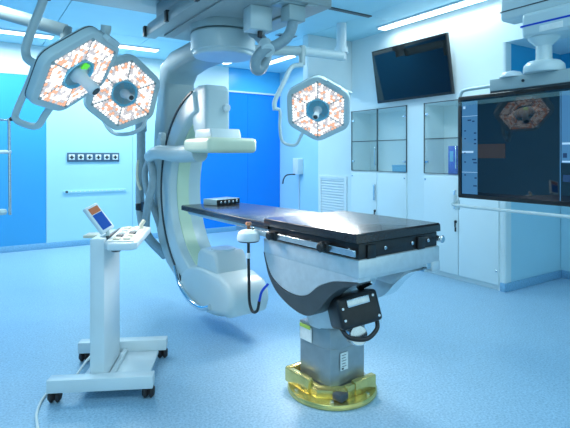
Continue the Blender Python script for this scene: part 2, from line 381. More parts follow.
# L arm
Lp = [(.05, 2.40), (-.72, 2.36), (-.95, 2.27), (-.98, 2.14), (-1.09, 1.7), (-1.15, 1.1), (-1.10, .80), (-.98, .57), (-.80, .40), (-.60, .30)]
Lp += arc(.915, -58, 24, 24)+[(-.79, 1.75), (-.80, 2.08), (-.73, 2.16), (-.50, 2.20), (.05, 2.22)]
b = new(); prism(b, Lp, 'y', -.15, .15, .035, 3); obj('support_arm', b, SHELL, t)
b = new(); lathe(b, [(0, 2.205), (.235, 2.205), (.245, 2.215), (.245, 2.235), (.262, 2.245), (.262, 2.375), (.25, 2.39), (.20, 2.395), (.20, 2.46), (0, 2.46)], 48); obj('swivel_hub', b, SHELL2, t)
# arm clamp sleeve
b = new()
s0 = CM.inverted() @ P(149, 157, 4.45); s1 = CM.inverted() @ P(200, 152, 3.98)
tube(b, [s0, s0.lerp(s1, .25)+Vector((0, -.02, .03)), s0.lerp(s1, .6), s1], .075, 20, radii=(.05, .085)); obj('cable_sleeve', b, SHELL2, t)
b = new(); cyl(b, (-.83, -.15, 1.52), (-.83, -.21, 1.52), .06, bev=.01); bx(b, -.88, -.78, -.20, -.15, 1.40, 1.62, .02, 3); obj('brake_knob', b, SHELL2, t)
# detector lift and detector
b = new(); prism(b, [(-.36, 1.95), (-.35, 1.88), (-.28, 1.62), (-.26, 1.585), (-.04, 1.585), (-.04, 1.94), (-.08, 1.985), (-.20, 1.99)], 'y', -.135, .09, .03, 3); obj('detector_column', b, SHELL2, t)
b = new(); cyl(b, (-.05, .05, 1.80), (-.015, .05, 1.80), .035, bev=.012); obj('control_knob', b, WHITE, t)
b = new(); prism(b, [(-.22, 1.545), (.08, 1.545), (.05, 1.62), (-.21, 1.62)], 'y', -.15, .13, .015, 3); obj('detector_housing', b, WHITE, t)
b = new(); bx(b, -.28, .17, -.225, .225, 1.425, 1.545, .035, 4); obj('flat_detector', b, CREAM, t)
# tube end
Tp = arc(.945, -60, -106, 14)[:] + [(.32, .185), (.39, .215), (.42, .30), (.41, .38), (.35, .45), (.20, .49), (-.10, .50), (-.34, .46), (-.46, .40)]
b = new(); prism(b, Tp, 'y', -.175, .185, .06, 5); obj('tube_housing', b, SHELL2, t)
b = new(); prism(b, [(-.20, .47), (.17, .47), (.13, .60), (.09, .64), (-.14, .64), (-.18, .60)], 'y', -.145, .145, .03, 3); obj('collimator_box', b, SHELL2, t)
b = new(); tube(b, [(-.56, -.165, .42), (-.42, -.182, .285), (-.22, -.19, .205), (-.02, -.19, .19), (.12, -.185, .23)], .022, 10); obj('chrome_bumper', b, CHROME, t)
b = new(); lathe(b, [(0, .635), (.10, .635), (.10, .65), (0, .655)], 32); obj('collimator_window', b, SHELL2, t)
# hoses behind the arm
Ci = CM.inverted()
def hp(l, z): return [Ci @ P(px, py, z+dz) for px, py, dz in l]
b = new(); tube(b, hp([(141, 128, 0), (141, 160, 0), (140, 190, 0), (141, 215, 0), (147, 236, 0), (165, 256, .15)], 4.75), .042, 14)
obj('hose', b, HOSE, t)
b = new(); tube(b, hp([(150, 158, 0), (153, 180, -.1), (147, 210, -.1), (148, 235, 0), (166, 254, .25)], 4.5), .035, 14); obj('hose', b, HOSE, t)
b = new(); tube(b, hp([(150, 158, 0), (145, 172, 0), (147, 190, 0), (156, 215, 0), (166, 244, .1)], 4.62), .03, 14); obj('hose', b, HOSE, t)
b = new(); c0 = Ci @ P(141, 128, 4.75); cyl(b, c0-Vector((0, 0, .04)), c0+Vector((0, 0, .1)), .055, bev=.01); obj('hose_coupling', b, HOSE, t)
b = new(); c0 = Ci @ P(141, 206, 4.75); cyl(b, c0-Vector((0, 0, .04)), c0+Vector((0, 0, .03)), .052, bev=.006); c1 = Ci @ P(145, 207, 4.68); bx(b, c1.x-.04, c1.x+.04, c1.y-.03, c1.y+.03, c1.z-.05, c1.z+.05, .008, 2); obj('hose_clamp', b, BLACK, t)
b = new(); tube(b, hp([(138, 160, 0), (137, 173, 0), (138, 183, 0), (141, 190, 0)], 4.66), .014, 8); obj('yellow_cable', b, IVORY, t)
# carriage (aligned with the room)
W0 = CM
b = new(); bx(b, 1.30, 2.17, 2.7, 4.2, 2.46, 2.56, .01, 2); bx(b, 1.36, 2.12, 2.7, 4.14, 2.56, 2.74, .01, 2); bx(b, 1.42, 1.50, 2.7, 4.1, 2.445, 2.46, .003, 1); bx(b, 1.96, 2.04, 2.7, 4.1, 2.445, 2.46, .003, 1)
bx(b, 1.28, 1.38, 2.75, 4.22, 2.44, 2.52, .01, 2); obj('carriage', b, GREY, t, W0)
for y in (3.0, 3.6, 4.15): b = new(); bx(b, 1.26, 1.29, y, y+.05, 2.44, 2.53, .004, 2); obj('roller_guard', b, BLACK, t, W0)
b = new(); lathe(b, [(0, 2.40), (.265, 2.40), (.27, 2.42), (.27, 2.46), (0, 2.46)], 48, M=Matrix.Translation((ISO.x, ISO.y, 0))); obj('hub_collar', b, SHELL, t, W0)
t = thing('ceiling_rail_bridge', 'wide grey ceiling rail bridge above the x-ray carriage', 'rail', TR((.5, 3.7, HC)))
b = new(); bx(b, -1.9, 1.72, -.72, .72, -.33, -.25, .01, 2); bx(b, -1.9, 1.72, .60, .75, -.31, -.22, .01, 2); bx(b, -1.9, 1.72, -.75, -.60, -.31, -.22, .01, 2); obj('rail', b, BRID, t)
b = new()
for x in (-1.6, -.2, 1.3):
    for y in (-.65, .65): bx(b, x-.05, x+.05, y-.05, y+.05, -.25, 0)
obj('hanger', b, GREY, t)
# junction box + looping hose
t = carm
p = P(257.5, 20, 3.45); JM = CM.inverted() @ TR(p, RZ+math.radians(80))
b = new(); bx(b, -.085, .085, -.07, .07, -.085, .085, .01, 2, M=JM); jb = obj('junction_box', b, SHELL2, t)
b = new(); bx(b, -.05, .05, -.05, .05, .085, 2.46-p.z, M=JM); obj('bracket', b, GREY, jb)
b = new(); cyl(b, JM @ Vector((.01, -.02, -.13)), JM @ Vector((.01, -.02, -.08)), .018, bev=.004); obj('cable_gland', b, BLACK, jb)
b = new(); tube(b, [Ci @ P(x, y, z) for x, y, z in [(293, 5, 3.4), (293, 22, 3.38), (288, 36, 3.36), (277, 45, 3.34), (264, 50, 3.32), (256, 60, 3.32), (256, 69, 3.34), (261, 69, 3.38), (266, 58, 3.42), (266, 46, 3.5), (258, 36, 3.6), (253, 33, 3.7)]], .038, 16); lh = obj('looping_hose', b, HOSE, t); lh['label'] = 'thick grey hose curling in a loop'
b = new(); q = P(293, 14, 3.39); bx(b, q.x-.07, q.x+.07, q.y-.06, q.y+.06, q.z-.06, q.z+.05, .012, 2); bx(b, q.x-.14, q.x+.10, q.y-.07, q.y+.07, q.z+.05, q.z+.08, .008, 2); obj('hose_bracket', b, SHELL, lh, CM)
b = new(); q = P(265, 44, 3.38); q2 = P(268, 51, 3.30); cyl(b, q, q2, .05, bev=.006); obj('tie_strap', b, SHELL2, lh, CM)
# ================================================================== OPERATING TABLE
TB = CV(.283, 2.90)
t = thing('operating_table', 'long black-topped operating table on a grey column with yellow floor flange', 'operating table', TR(TB, RZ))
b = new(); lathe(b, [(0, 0), (.262, 0), (.268, .006), (.268, .022), (.262, .03), (0, .03)], 64)
obj('floor_flange', b, BRASS, t)
b = new(); lathe(b, [(.155, .03), (.205, .03), (.208, .04), (.205, .075), (.19, .085), (.155, .085)], 8, M=Matrix.Rotation(math.radians(22.5), 4, 'Z'))
bx(b, -.20, .02, -.205, -.165, .03, .115, .006, 2); bx(b, -.20, -.165, -.20, .10, .03, .12, .006, 2); bx(b, .16, .20, -.0, .17, .03, .11, .006, 2); bx(b, .165, .195, -.06, .0, .03, .10, .005, 2)
obj('flange_collar', b, BRASS, t)
for k in range(6):
    a = k*math.pi/3+.3; b = new(); cyl(b, (.235*math.cos(a), .235*math.sin(a), .03), (.235*math.cos(a), .235*math.sin(a), .042), .013, seg=6); obj('flange_bolt', b, STEEL, t)
b = new(); bx(b, .12, .19, -.17, -.10, .035, .075, .01, 2, M=Matrix.Rotation(.2, 4, 'Z')); obj('floor_clamp', b, DKGREY, t)
# column
colp = [(-.135, -.135), (.06, -.135), (.11, -.115), (.135, -.06), (.135, .135), (-.135, .135)]
b = new(); prism(b, colp, 'z', .03, .40, .006, 2); obj('column', b, COLM, t)
b = new(); prism(b, [(p[0]*1.02, p[1]*1.02) for p in colp], 'z', .29, .41, .01, 2); obj('column_sleeve', b, COLM, t)
b = new()
for i in range(1): lathe(b, [(0, .40), (.145, .40), (.15, .42), (.165, .50), (.165, .62), (.12, .70), (0, .70)], 40)
obj('column_neck', b, STEEL2, t)
b = new(); bx(b, -.125, -.02, -.1375-.008, -.143, .30, .385, .0); obj('column_label', b, LABEL, t)['label'] = 'pale square label'
b = new(); bx(b, -.125, -.03, -.150, -.145, .375, .395); obj('green_label', b, YEL, t)['label'] = 'yellow-green label strip'
b = new(); bx(b, .075, .118, -.01, .0, 0, .12, M=Matrix.Translation((.0, -.135, .17)) @ Matrix.Rotation(math.radians(35), 4, 'Z') @ Matrix.Translation((-.04, .02, 0))); b.free()
b = new(); Ml = BASIS((.140, -.035, .22), Vector((0, 1, 0)), UP); bx(b, -.03, .03, -.05, .05, 0, .002, M=Ml); obj('white_label', b, LABEL, t)['label'] = 'white printed label'
b = new()
for k in range(5): bx(b, -.02, .015-.006*(k % 2), .035-k*.016, .038-k*.016, .002, .003, M=Ml)
bx(b, -.02, -.005, -.045, -.035, .002, .003, M=Ml); obj('label_print', b, DKGREY, t)
# saddle body
b = new(); bx(b, -.345, .475, -.262, .40, .795, .885, .006, 2); bx(b, -.30, .44, -.24, .36, .765, .80, .01, 2); bx(b, .43, .477, .33, .402, .745, .80, .004, 2); obj('saddle_body', b, STEEL2, t)
def curve2(pts, n=6):
    q = smoothpath([(p[0], p[1], 0) for p in pts], n); return [(v.x, v.y) for v in q]
outer = curve2([(-.345, .80), (-.325, .74), (-.285, .655), (-.20, .575), (-.06, .52), (.07, .508), (.16, .55), (.25, .645), (.34, .715), (.47, .765)])
inner = curve2([(-.340, .79), (-.315, .73), (-.26, .66), (-.15, .612), (-.02, .60), (.08, .625), (.17, .69), (.27, .735), (.36, .755), (.47, .772)])
for s in (-1, 1):
    y0, y1 = (-.258, -.17) if s < 0 else (.29, .385)
    b = new(); prism(b, [(-.34, .80)]+inner+[(.47, .80)], 'y', y0, y1, .004, 1); sk = obj('side_skirt', b, STEEL2 if s < 0 else CHROME, t)
    b = new(); prism(b, outer+inner[::-1], 'y', y0-.004*(s < 0), y1+.004*(s > 0)); obj('dark_trim', b, DKGREY if s < 0 else CHROME, sk)
b = new(); prism(b, [(-.20, .765), (-.22, .66), (-.12, .58), (.10, .58), (.20, .66), (.30, .765)], 'y', -.17, .17, .02, 2); obj('tilt_block', b, STEEL2, t)
b = new(); cyl(b, (.26, -.10, .745), (.26, .24, .745), .035, bev=.01); cyl(b, (.33, .0, .72), (.22, .0, .66), .022, bev=.005); obj('tilt_cylinder', b, CHROME, t)
# frame between body and mattress
b = new(); bx(b, -.31, .465, -.25, .39, .885, .965, .006, 2); obj('top_frame', b, BLACK, t)
b = new()
for x in (-.30, -.1, .1, .40):
    for ya, yb_ in ((-.262, -.248), (.388, .402)): cyl(b, (x, ya, .925), (x, yb_, .925), .012, bev=.002)
for y in (-.18, -.06, .16, .30): cyl(b, (.465, y, .925), (.474, y, .925), .010, bev=.002)
obj('frame_bolts', b, STEEL, t)
b = new(); prism(b, [(-.33, .968), (-.33, 1.008), (-.322, 1.014), (.462, 1.014), (.472, 1.004), (.474, .968)], 'y', -.274, .414, .006, 3); obj('mattress', b, LEATHER, t)
b = new(); prism(b, [(-1.64, -.205), (-1.62, -.22), (-.30, -.262), (-.295, .40), (-1.62, .29), (-1.64, .275)], 'z', .942, .985, .008, 3); obj('extension_top', b, LEATHER, t)
b = new(); prism(b, [(-1.56, .942), (-1.52, .915), (-.33, .905), (-.33, .942)], 'y', -.20, .28, .006, 2); obj('extension_support', b, STEEL2, t)
# rails
for s in (-1, 1):
    b = new(); y = -.288 if s < 0 else .428; yi = -.25 if s < 0 else .39
    bx(b, -.62, .476, y-.006, y+.006, .905, .938, .002, 1)
    for x in (-.55, -.28, -.02, .22, .40): cyl(b, (x, y, .922), (x, yi, .922), .009)
    obj('side_rail', b, STEEL, t)
for x in (-.20, .26):
    b = new(); cyl(b, (x, -.291, .925), (x, -.335, .925), .027, bev=.008, seg=8); bx(b, x-.03, x+.03, -.305, -.270, .895, .95, .005, 2); obj('rail_knob', b, BLACK, t)
b = new(); cyl(b, (.475, .37, .93), (.505, .37, .93), .016, bev=.005); cyl(b, (.505, .37, .93), (.52, .37, .93), .022, bev=.006); obj('end_knob', b, STEEL, t)
for y in (.20, -.20): b = new(); bx(b, .466, .480, y, y+.06, .885, .955, .004, 2); obj('end_bracket', b, BLACK, t)
# black drive box
MB_ = BASIS((.285, -.08, .565), Vector((.25, 1, .0)), Vector((-.05, 0.02, 1)))
MB_ = TR((.265, -.085, .558)) @ Matrix.Rotation(math.radians(-18), 4, 'Z') @ Matrix.Rotation(math.radians(-14), 4, 'Y') @ Matrix.Rotation(math.radians(8), 4, 'X')
b = new(); bx(b, -.08, .085, -.125, .125, -.08, .09, .022, 3, M=MB_); obj('drive_box', b, BLACK, t)
b = new(); bx(b, .083, .10, -.075, .06, .03, .07, .004, 2, M=MB_); obj('drive_box_plate', b, STEEL, t)
b = new(); tube(b, [MB_ @ Vector(p) for p in [(.03, -.11, -.07), (.06, -.09, -.12), (.07, 0, -.15), (.06, .08, -.12), (.05, .10, -.07)]], .012, 10); obj('drive_box_handle', b, BLACK, t)
b = new(); cyl(b, MB_ @ Vector((-.02, -.02, -.13)), MB_ @ Vector((.035, -.02, -.13)), .055, bev=.005); obj('gear_dial', b, STEEL, t)
for (y, z) in ((-.1, -.03), (-.1, .03), (.1, -.05), (.09, .06)): b = new(); cyl(b, MB_ @ Vector((.08, y, z)), MB_ @ Vector((.09, y, z)), .008, bev=.002); obj('box_screw', b, STEEL, t)
# device on the tabletop
TM = TR(TB, RZ)
t = thing('monitoring_module', 'small pale electronic module lying on the head end of the table', 'medical device', TM @ TR((-1.50, .10, .9855), math.radians(12)))
b = new(); bx(b, -.085, .085, -.135, .135, 0, .05, .006, 2); obj('case', b, SHELL2, t)
b = new(); bx(b, .084, .090, -.13, .13, .003, .047, .001, 1); fr = obj('front_panel', b, BLACK, t)
for k in range(5): b = new(); cyl(b, (.09, -.09+k*.045, .025), (.096, -.09+k*.045, .025), .011, bev=.002); obj('port', b, STEEL, fr)
# rail clamp unit with cable
t = thing('rail_hand_control', 'white domed control with bronze knob and black cable on table side rail', 'hand control', TM @ TR((-.405, -.335, .912)))
b = new(); lathe(b, [(0, -.04), (.070, -.04), (.074, -.028), (.066, .008), (.048, .022), (.015, .03), (0, .03)], 32); obj('dome', b, WHITE, t)
b = new(); lathe(b, [(0, -.048), (.064, -.048), (.068, -.04), (0, -.04)], 32); obj('rubber_base', b, DKGREY, t)
b = new(); cyl(b, (0, 0, .03), (0, 0, .055), .009); lathe(b, [(0, .05), (.016, .052), (.022, .062), (.016, .074), (0, .076)], 16); obj('knob', b, GOLDK, t)
b = new(); bx(b, -.02, .02, .01, .032, -.01, .04, .004, 2); obj('rail_clamp', b, STEEL, t)
b = new(); tube(b, [(0, 0, -.04), (.0, .0, -.15), (.005, 0, -.30), (.01, 0, -.42), (.045, 0, -.475), (.09, .005, -.46), (.105, .01, -.40)], .0095, 10); obj('cable', b, BLACK, t)
b = new(); tube(b, [(.105, .01, -.40), (.118, .02, -.34), (.155, .04, -.29)], .008, 8); obj('cable_end', b, BLUEP, t)
b = new(); cyl(b, (0, 0, -.12), (0, 0, -.155), .012, bev=.003); obj('cable_tag', b, WHITE, t)
# ================================================================== CONTROL CART
CB = CV(-1.075, 3.04); KM = TR(CB, math.radians(6-33.2))
t = thing('control_cart', 'white wheeled control cart with narrow column and tilted touch screen', 'cart', KM)
b = new(); bx(b, -.30, .285, -.315, -.235, .065, .138, .005, 2); obj('front_beam', b, WHITE, t)
b = new(); bx(b, -.30, .285, .235, .315, .065, .138, .005, 2); obj('rear_beam', b, WHITE, t)
b = new(); bx(b, -.09, .235, -.235, .235, .05, .068, .003, 2); bx(b, .0, .03, -.235, .235, .068, .09, .003, 2); obj('base_plate', b, WHITE, t)
b = new(); prism(b, [(-.16, .065), (-.09, .065), (-.09, .13)], 'y', -.235, .235); obj('base_cover', b, WHITE, t)
b = new(); bx(b, -.086, -.004, -.235, .15, .068, .915, .006, 3); obj('column', b, WHITE, t)
for x in (-.265, .255):
    for y in (-.275, .275):
        b = new()
        cyl(b, (x, y, .04), (x, y, .07), .012)
        bx(b, x-.016, x+.016, y-.018, y+.028, .02, .066, .008, 2)
        c = obj('caster', b, RUBBER, t)
        for d in (-1, 1):
            b = new(); cyl(b, (x, y, .036), (x+d*.034, y, .036), .036, bev=.018, seg=24); obj('wheel', b, RUBBER, c)
# console tray
MT = TR((.0, -.20, .862)) @ Matrix.Rotation(math.radians(3.5), 4, 'X')
b = new(); prism(b, [(.0, -.05), (.03, -.10), (.16, -.10), (.19, -.07), (.195, .36), (.0, .36)], 'z', 0, .045, .012, 3, M=MT); tr = obj('console_tray', b, WHITE, t)
b = new(); bx(b, .018, .17, -.07, .33, .045, .052, .003, 2, M=MT); obj('key_panel', b, LABEL, tr)
for k in range(5):
    for j in range(2):
        b = new(); y = -.045+k*.075; x = .045+j*.06; bx(b, x, x+.04, y, y+.045, .052, .062, .004, 2, M=MT); obj('key', b, [IVORY, LABEL, DKGREY][(k*2+j*3) % 5 % 3], tr)
b = new(); cyl(b, MT @ Vector((.15, .27, .05)), MT @ Vector((.15, .27, .085)), .016, .012, bev=.004); tube(b, [MT @ Vector((.15, .27, .075)), MT @ Vector((.165, .29, .10))], .013, 10, 0); obj('joystick', b, IVORY, tr)
b = new(); bx(b, -.01, .01, -.18, .15, .865, .925, .004, 2); obj('mounting_bracket', b, DKGREY, t)
b = new(); cyl(b, (.055, -.20, .835), (.055, -.20, .885), .03, bev=.006); obj('tray_pivot', b, DKGREY, t)
b = new(); bx(b, -.19, -.085, -.02, .10, .885, .905, .006, 2); obj('side_shelf', b, IVORY, t)
# tablet
L = CD(-.60, .80, 0); Wd = CD(.36, .27, -.89); cpt = P(100, 217.5, 2.86)
MTb = KM.inverted() @ BASIS(cpt, Wd, L)
b = new(); bx(b, -.052, .052, -.092, .092, -.028, 0, .008, 3, M=MTb); tb = obj('touch_screen', b, WHITE, t)
b = new(); bx(b, -.037, .037, -.075, .030, 0, .002, M=MTb); obj('blue_display', b, SCRB, tb)
b = new(); bx(b, -.037, .037, .034, .075, 0, .002, M=MTb); obj('orange_display', b, SCRO, tb)
a0 = MTb @ Vector((0, -.085, -.015)); b = new(); tube(b, [a0, a0+Vector((0.0, .01, -.03)), Vector((-.045, a0.y+.03, .91))], .012, 10); obj('screen_stem', b, SHELL2, t)
# mains cable
b = new(); base = KM
pts = [KM @ Vector((-.16, .24, .10)), KM @ Vector((-.20, .10, .075)), KM @ Vector((-.245, -.1, .02)), P(60, 381, 2.99), P(44, 398, 2.78), P(37, 412, 2.62), P(37, 425, 2.50), P(42, 450, 2.29)]
pts = [Vector((p.x, p.y, max(.0075, p.z) if i < 3 else .0075)) for i, p in enumerate(pts)]
tube(b, pts, .0075, 8); obj('power_cable', b, LABEL, t, KM)
b = new(); pts = [KM @ Vector((-.14, .235, .11)), KM @ Vector((-.18, .08, .07)), KM @ Vector((-.26, -.1, .02))]+[P(56, 383, 2.97), P(41, 398, 2.78), P(33, 412, 2.62), P(30, 428, 2.47), P(33, 450, 2.29)]
pts = [Vector((p.x, p.y, max(.006, p.z) if i < 3 else .006)) for i, p in enumerate(pts)]
b.free()
# ================================================================== SURGICAL LAMPS
def surgical_lamp(label, centre, M, power, R=.36, extra_green=False, grip=60):
    t = thing('surgical_lamp', label, 'surgical lamp', M, 'hexagonal led surgical lamps')
    def hexo(r, off=30): return [(r*math.cos(math.radians(off+60*k)), r*math.sin(math.radians(off+60*k))) for k in range(6)]
    def rhex(r, c):     # rounded hexagon
        out = []
        for k in range(6):
            A = Vector(hexo(r)[k]+(0,)); Bp = Vector(hexo(r)[k-1]+(0,)); N = Vector(hexo(r)[(k+1) % 6]+(0,))
            d0 = (Bp-A).normalized()*c; d1 = (N-A).normalized()*c
            for i in range(5):
                s = i/4; q = (A+d0)*(1-s)**2+A*2*s*(1-s)+(A+d1)*s*s; out.append((q.x, q.y))
        return out
    b = new(); prism(b, rhex(R, .07), 'z', -.075, .0, .014, 3); prism(b, rhex(R*.72, .07), 'z', -.11, -.07, .02, 3); h = obj('housing', b, SHELL2, t)
    b = new()
    o_, i_ = rhex(R*1.003, .07), rhex(R*.985, .07)
    prism(b, o_, 'z', -.060, -.052); obj('edge_seal', b, DKGREY, h)
    rin = R*.36
    # six led modules
    for k in range(6):
        b = new(); a0 = math.radians(30+60*k); a1 = math.radians(90+60*k); ro = R*.83
        A = Vector((math.cos(a0)*ro, math.sin(a0)*ro)); B = Vector((math.cos(a1)*ro, math.sin(a1)*ro))
        A2 = Vector((math.cos(a0)*rin, math.sin(a0)*rin)); B2 = Vector((math.cos(a1)*rin, math.sin(a1)*rin))
        cen = (A+B+A2+B2)/4
        poly = [tuple(cen+(q-cen)*.97) for q in (A2, A, B, B2)]
        prism(b, poly, 'z', 0, .004, mi=0)
        rows = 6
        for r_ in range(rows):
            f = (r_+.5)/rows; Pa = A2.lerp(A, f); Pb = B2.lerp(B, f); n = int(round((Pb-Pa).length/.030))
            for i in range(n):
                c = Pa.lerp(Pb, (i+.5)/n); c = cen+(c-cen)*.95
                orange = random.random()
                lathe(b, [(.0135, .004), (.0135, .006), (.009, .0095), (0, .0105)], 8, M=Matrix.Translation((c.x, c.y, 0)), mi=2 if orange < .20 else 3 if orange < .40 else 1)
        obj('led_module', b, [LEDB, LEDW, LEDO, LEDG], t)
        b = new(); c = Vector((math.cos(a0), math.sin(a0)))*R*.80; cyl(b, (c.x, c.y, .0), (c.x, c.y, .013), .012, bev=.003, seg=12); obj('corner_cap', b, GREY, t)
    b = new(); lathe(b, [(0, 0), (R*.27, 0), (R*.285, .006), (R*.30, .016), (R*.315, .016), (R*.315, 0)], 40); obj('handle_dish', b, GLOW, t)
    hs = 1 if extra_green else .72
    b = new(); lathe(b, [(q*hs, z) for q, z in [(0, 0), (.06, 0), (.058, .02), (.045, .035), (.038, .06), (.040, .13), (.042, .165), (.036, .175), (0, .175)]], 28); hd = obj('sterile_handle', b, WHITE, t)
    b = new(); lathe(b, [(0, .174), (.028*hs, .174), (.028*hs, .178), (0, .178)], 20); obj('handle_tip', b, DKGREY, hd)
    # grip at one rim
    b = new(); a = math.radians(grip); u = Vector((math.cos(a), math.sin(a), 0)); v = Vector((-u.y, u.x, 0)); c = u*R*.87*.995
    Mg = BASIS(c, v, u)
    bx(b, -.08, .08, -.016, .020, -.04, .008, .008, 2, M=Mg); g = obj('rim_control', b, SHELL2, t)
    b = new(); bx(b, -.062, .062, -.006, .010, .007, .011, .002, 1, M=Mg); obj('touch_strip', b, BLACK, g)
    if extra_green:
        b = new(); bx(b, .045, .095, -.015, .04, .006, .02, .005, 2); obj('green_indicator', b, GREENLIT, t)
    l = bpy.data.lights.new('lamp_beam', 'AREA'); l.shape = 'DISK'; l.size = .5; l.energy = power; l.color = (1, .97, .93); l.spread = math.radians(80)
    o = bpy.data.objects.new('lamp_beam', l); C.objects.link(o); o.parent = t; o.location = (0, 0, .20); o.rotation_euler = (math.pi, 0, 0)
    return t
# lamp 1
c1 = P(78, 74, 3.17)
def tilted(c, dx, dy, deg, roll):
    """lamp frame facing the viewer's side of the room, tipped deg degrees towards image direction (dx, dy)"""
    V = (Vector((0, 0, CH))-c).normalized(); A = RT*dx+UP*dy; A = (A-V*A.dot(V)).normalized()
    N = V*math.cos(math.radians(deg))+A*math.sin(math.radians(deg))
    X = N.cross(A).normalized(); X = V.cross(A).normalized()
    return BASIS(c, X, N.cross(X)) @ Matrix.Rotation(math.radians(roll), 4, 'Z')
M1 = tilted(c1, .72, -.70, 60, 11.2)
l1 = surgical_lamp('nearest surgical lamp at upper left, sharply tilted, green-lit handle mount', c1, M1, 3.5, extra_green=True, grip=0)
N2 = (Vector((0, 0, CH))-P(125, 95, 4.25)).normalized()
def facing(c, N, roll, tiltd=0):
    X = UP.cross(N).normalized(); Y = N.cross(X)
    return BASIS(c, X, Y) @ Matrix.Rotation(math.radians(roll), 4, 'Z')
c2 = P(124.5, 93.5, 4.25)
l2 = surgical_lamp('surgical lamp facing forward, partly behind the sharply tilted lamp', c2, tilted(c2, .85, -.53, 22, -9), 3.5)
c3 = P(317.8, 110, 4.75)
N3 = (Vector((0, 0, CH))-c3).normalized()
l3 = surgical_lamp('surgical lamp hanging alone in front of the pale wall beside the cabinets', c3, tilted(c3, -.3, -.9, 24, 17), 9)
def armset(parent, name_pts):
    Mi = parent.matrix_world.inverted()
    for nm, pts, r, m_, sm in name_pts:
        b = new(); tube(b, [Mi @ p for p in pts], r, 16, sm); obj(nm, b, m_, parent)
bpy.context.view_layer.update()
bk1 = M1 @ Vector((0, 0, -.07)); Z1 = 3.42
armset(l1, [
 ('suspension_arm', [P(62, -50, 3.5), P(43.5, 0, 3.46), P(28, 40, 3.44), P(26, 54, 3.44), P(30, 61, 3.42), P(46, 68, 3.38)], .031, SHELL2, 5),
 ('yoke', [P(35, 64, 3.42), P(30, 80, 3.42), P(17, 110, 3.40), P(16, 119, 3.38), P(24, 124, 3.36), P(37, 126, 3.34), P(45, 115, 3.32), P(54, 102, 3.30)], .024, SHELL2, 5),
 ('rear_boss', [P(84, 60, 3.50), P(104, 34, 3.36), P(106, 25, 3.34)], .035, SHELL2, 5)])
bm_ = new(); cpt = P(106, 27, 3.34); 
bm_.free()
b = new(); Mi = M1.inverted(); cyl(b, Mi @ P(70, -97, 3.5), Mi @ P(62, -50, 3.5), .05, bev=.006); pz = P(70, -97, 3.5); obj('ceiling_column', b, SHELL2, l1)
pc = P(44, -2, 3.46); b = new(); cyl(b, Mi @ (pc-RT*.045), Mi @ (pc+RT*.045), .02, bev=.004); obj('joint_bolt', b, BLACK, l1)
def ceil_at(p): return Vector((p.x, p.y, HC))
armset(l2, [
 ('boom_arm', [P(-60, -8, 4.1), P(0, 12, 4.15), P(66, 31, 4.2)], .058, GREY, 0),
 ('drop_joint', [P(66, 27, 4.2), P(66, 42, 4.2)], .05, GREY, 0),
 ('suspension_arm', [P(66, 42, 4.2), P(72, 60, 4.4), P(85, 80, 4.45), P(100, 98, 4.42), P(124, 94, 4.36)], .03, SHELL2, 5),
 ('yoke', [P(100, 96, 4.42), P(102, 116, 4.45), P(112, 132, 4.42), P(128, 134, 4.36), P(142, 128, 4.33), P(146, 118, 4.33)], .018, SHELL2, 5)])
pb = P(-60, -8, 4.1); b = new(); cyl(b, l2.matrix_world.inverted() @ (pb-UP*.08), l2.matrix_world.inverted() @ ceil_at(pb), .07, bev=.01); obj('ceiling_column', b, GREY, l2)
hz = 6.0; ph = P(341.5, 60, hz)
armset(l3, [
 ('ceiling_column', [ceil_at(ph), ph], .062, WHITE, 0),
 ('hub_collar', [P(341.5, 48, hz), P(341.5, 53, hz)], .085, WHITE, 0),
 ('boom_arm', [P(341, 56, hz-.08), P(302, 51, 5.5)], .055, SHELL2, 0),
 ('extension_arm', [P(303, 51, 5.5), P(246, 50, 5.0)], .055, SHELL, 0),
 ('drop_joint', [P(302, 46, 5.45), P(302, 65, 5.45)], .038, SHELL, 0),
 ('suspension_arm', [P(303, 65, 5.42), P(292, 67, 5.40), P(284, 82, 5.34), P(275, 101, 5.28), P(275, 110, 5.26)], .026, SHELL2, 5),
 ('yoke', [P(275, 109, 5.26), P(280, 111, 5.27), P(280, 128, 5.28), P(283, 142, 5.28), P(295, 145, 5.27), P(301, 136, 5.24), P(305, 128, 5.22)], .018, SHELL2, 5),
 ('wall_side_strut', [P(330, 84, 5.25), P(352, 93, 5.3)], .012, WHITE, 0)])
# ================================================================== TELEVISION
def on_right(px, py, X=XR):
    a = (px-285)/F; z = X/(a*math.cos(TH)+math.sin(TH)); return P(px, py, z)
tx = XR-.16
ta = on_right(373, 50.5, tx-.06); tb_ = on_right(445.5, 32.5, tx-.06); tc_ = on_right(377, 102.5, tx+.05)
yc = (ta.y+tb_.y)/2; hw = abs(ta.y-tb_.y)/2; zt = (ta.z+tb_.z)/2; zb = tc_.z
zb -= .02; hw += .02; zc = (zt+zb)/2; hh = (zt-zb)/2; yc += .015
MTV = Matrix.Translation((tx, yc, zc)) @ Matrix.Rotation(math.radians(90), 4, 'Z') @ Matrix.Rotation(math.radians(180), 4, 'Z')
MTV = BASIS((tx, yc, zc), Vector((0, -1, 0)), Vector((-.16, 0, 1)))
t = thing('wall_television', 'black flat television tilted down on the wall above the cabinets', 'television', MTV)
b = new(); bx(b, -hw, hw, -hh, hh, -.045, 0, .006, 2); obj('housing', b, BLACK, t)
b = new(); bx(b, -hw+.015, hw-.015, -hh+.03, hh-.015, 0, .002); obj('screen', b, TVS, t)
b = new(); bx(b, -.15, .15, -.12, .12, -.085, -.045, .004, 2); Mi = MTV.inverted(); tube(b, [Mi @ Vector((XR-.0, yc, zc)), Mi @ Vector((tx+.05, yc, zc))], .03, 10, 0); obj('wall_bracket', b, DKGREY, t)
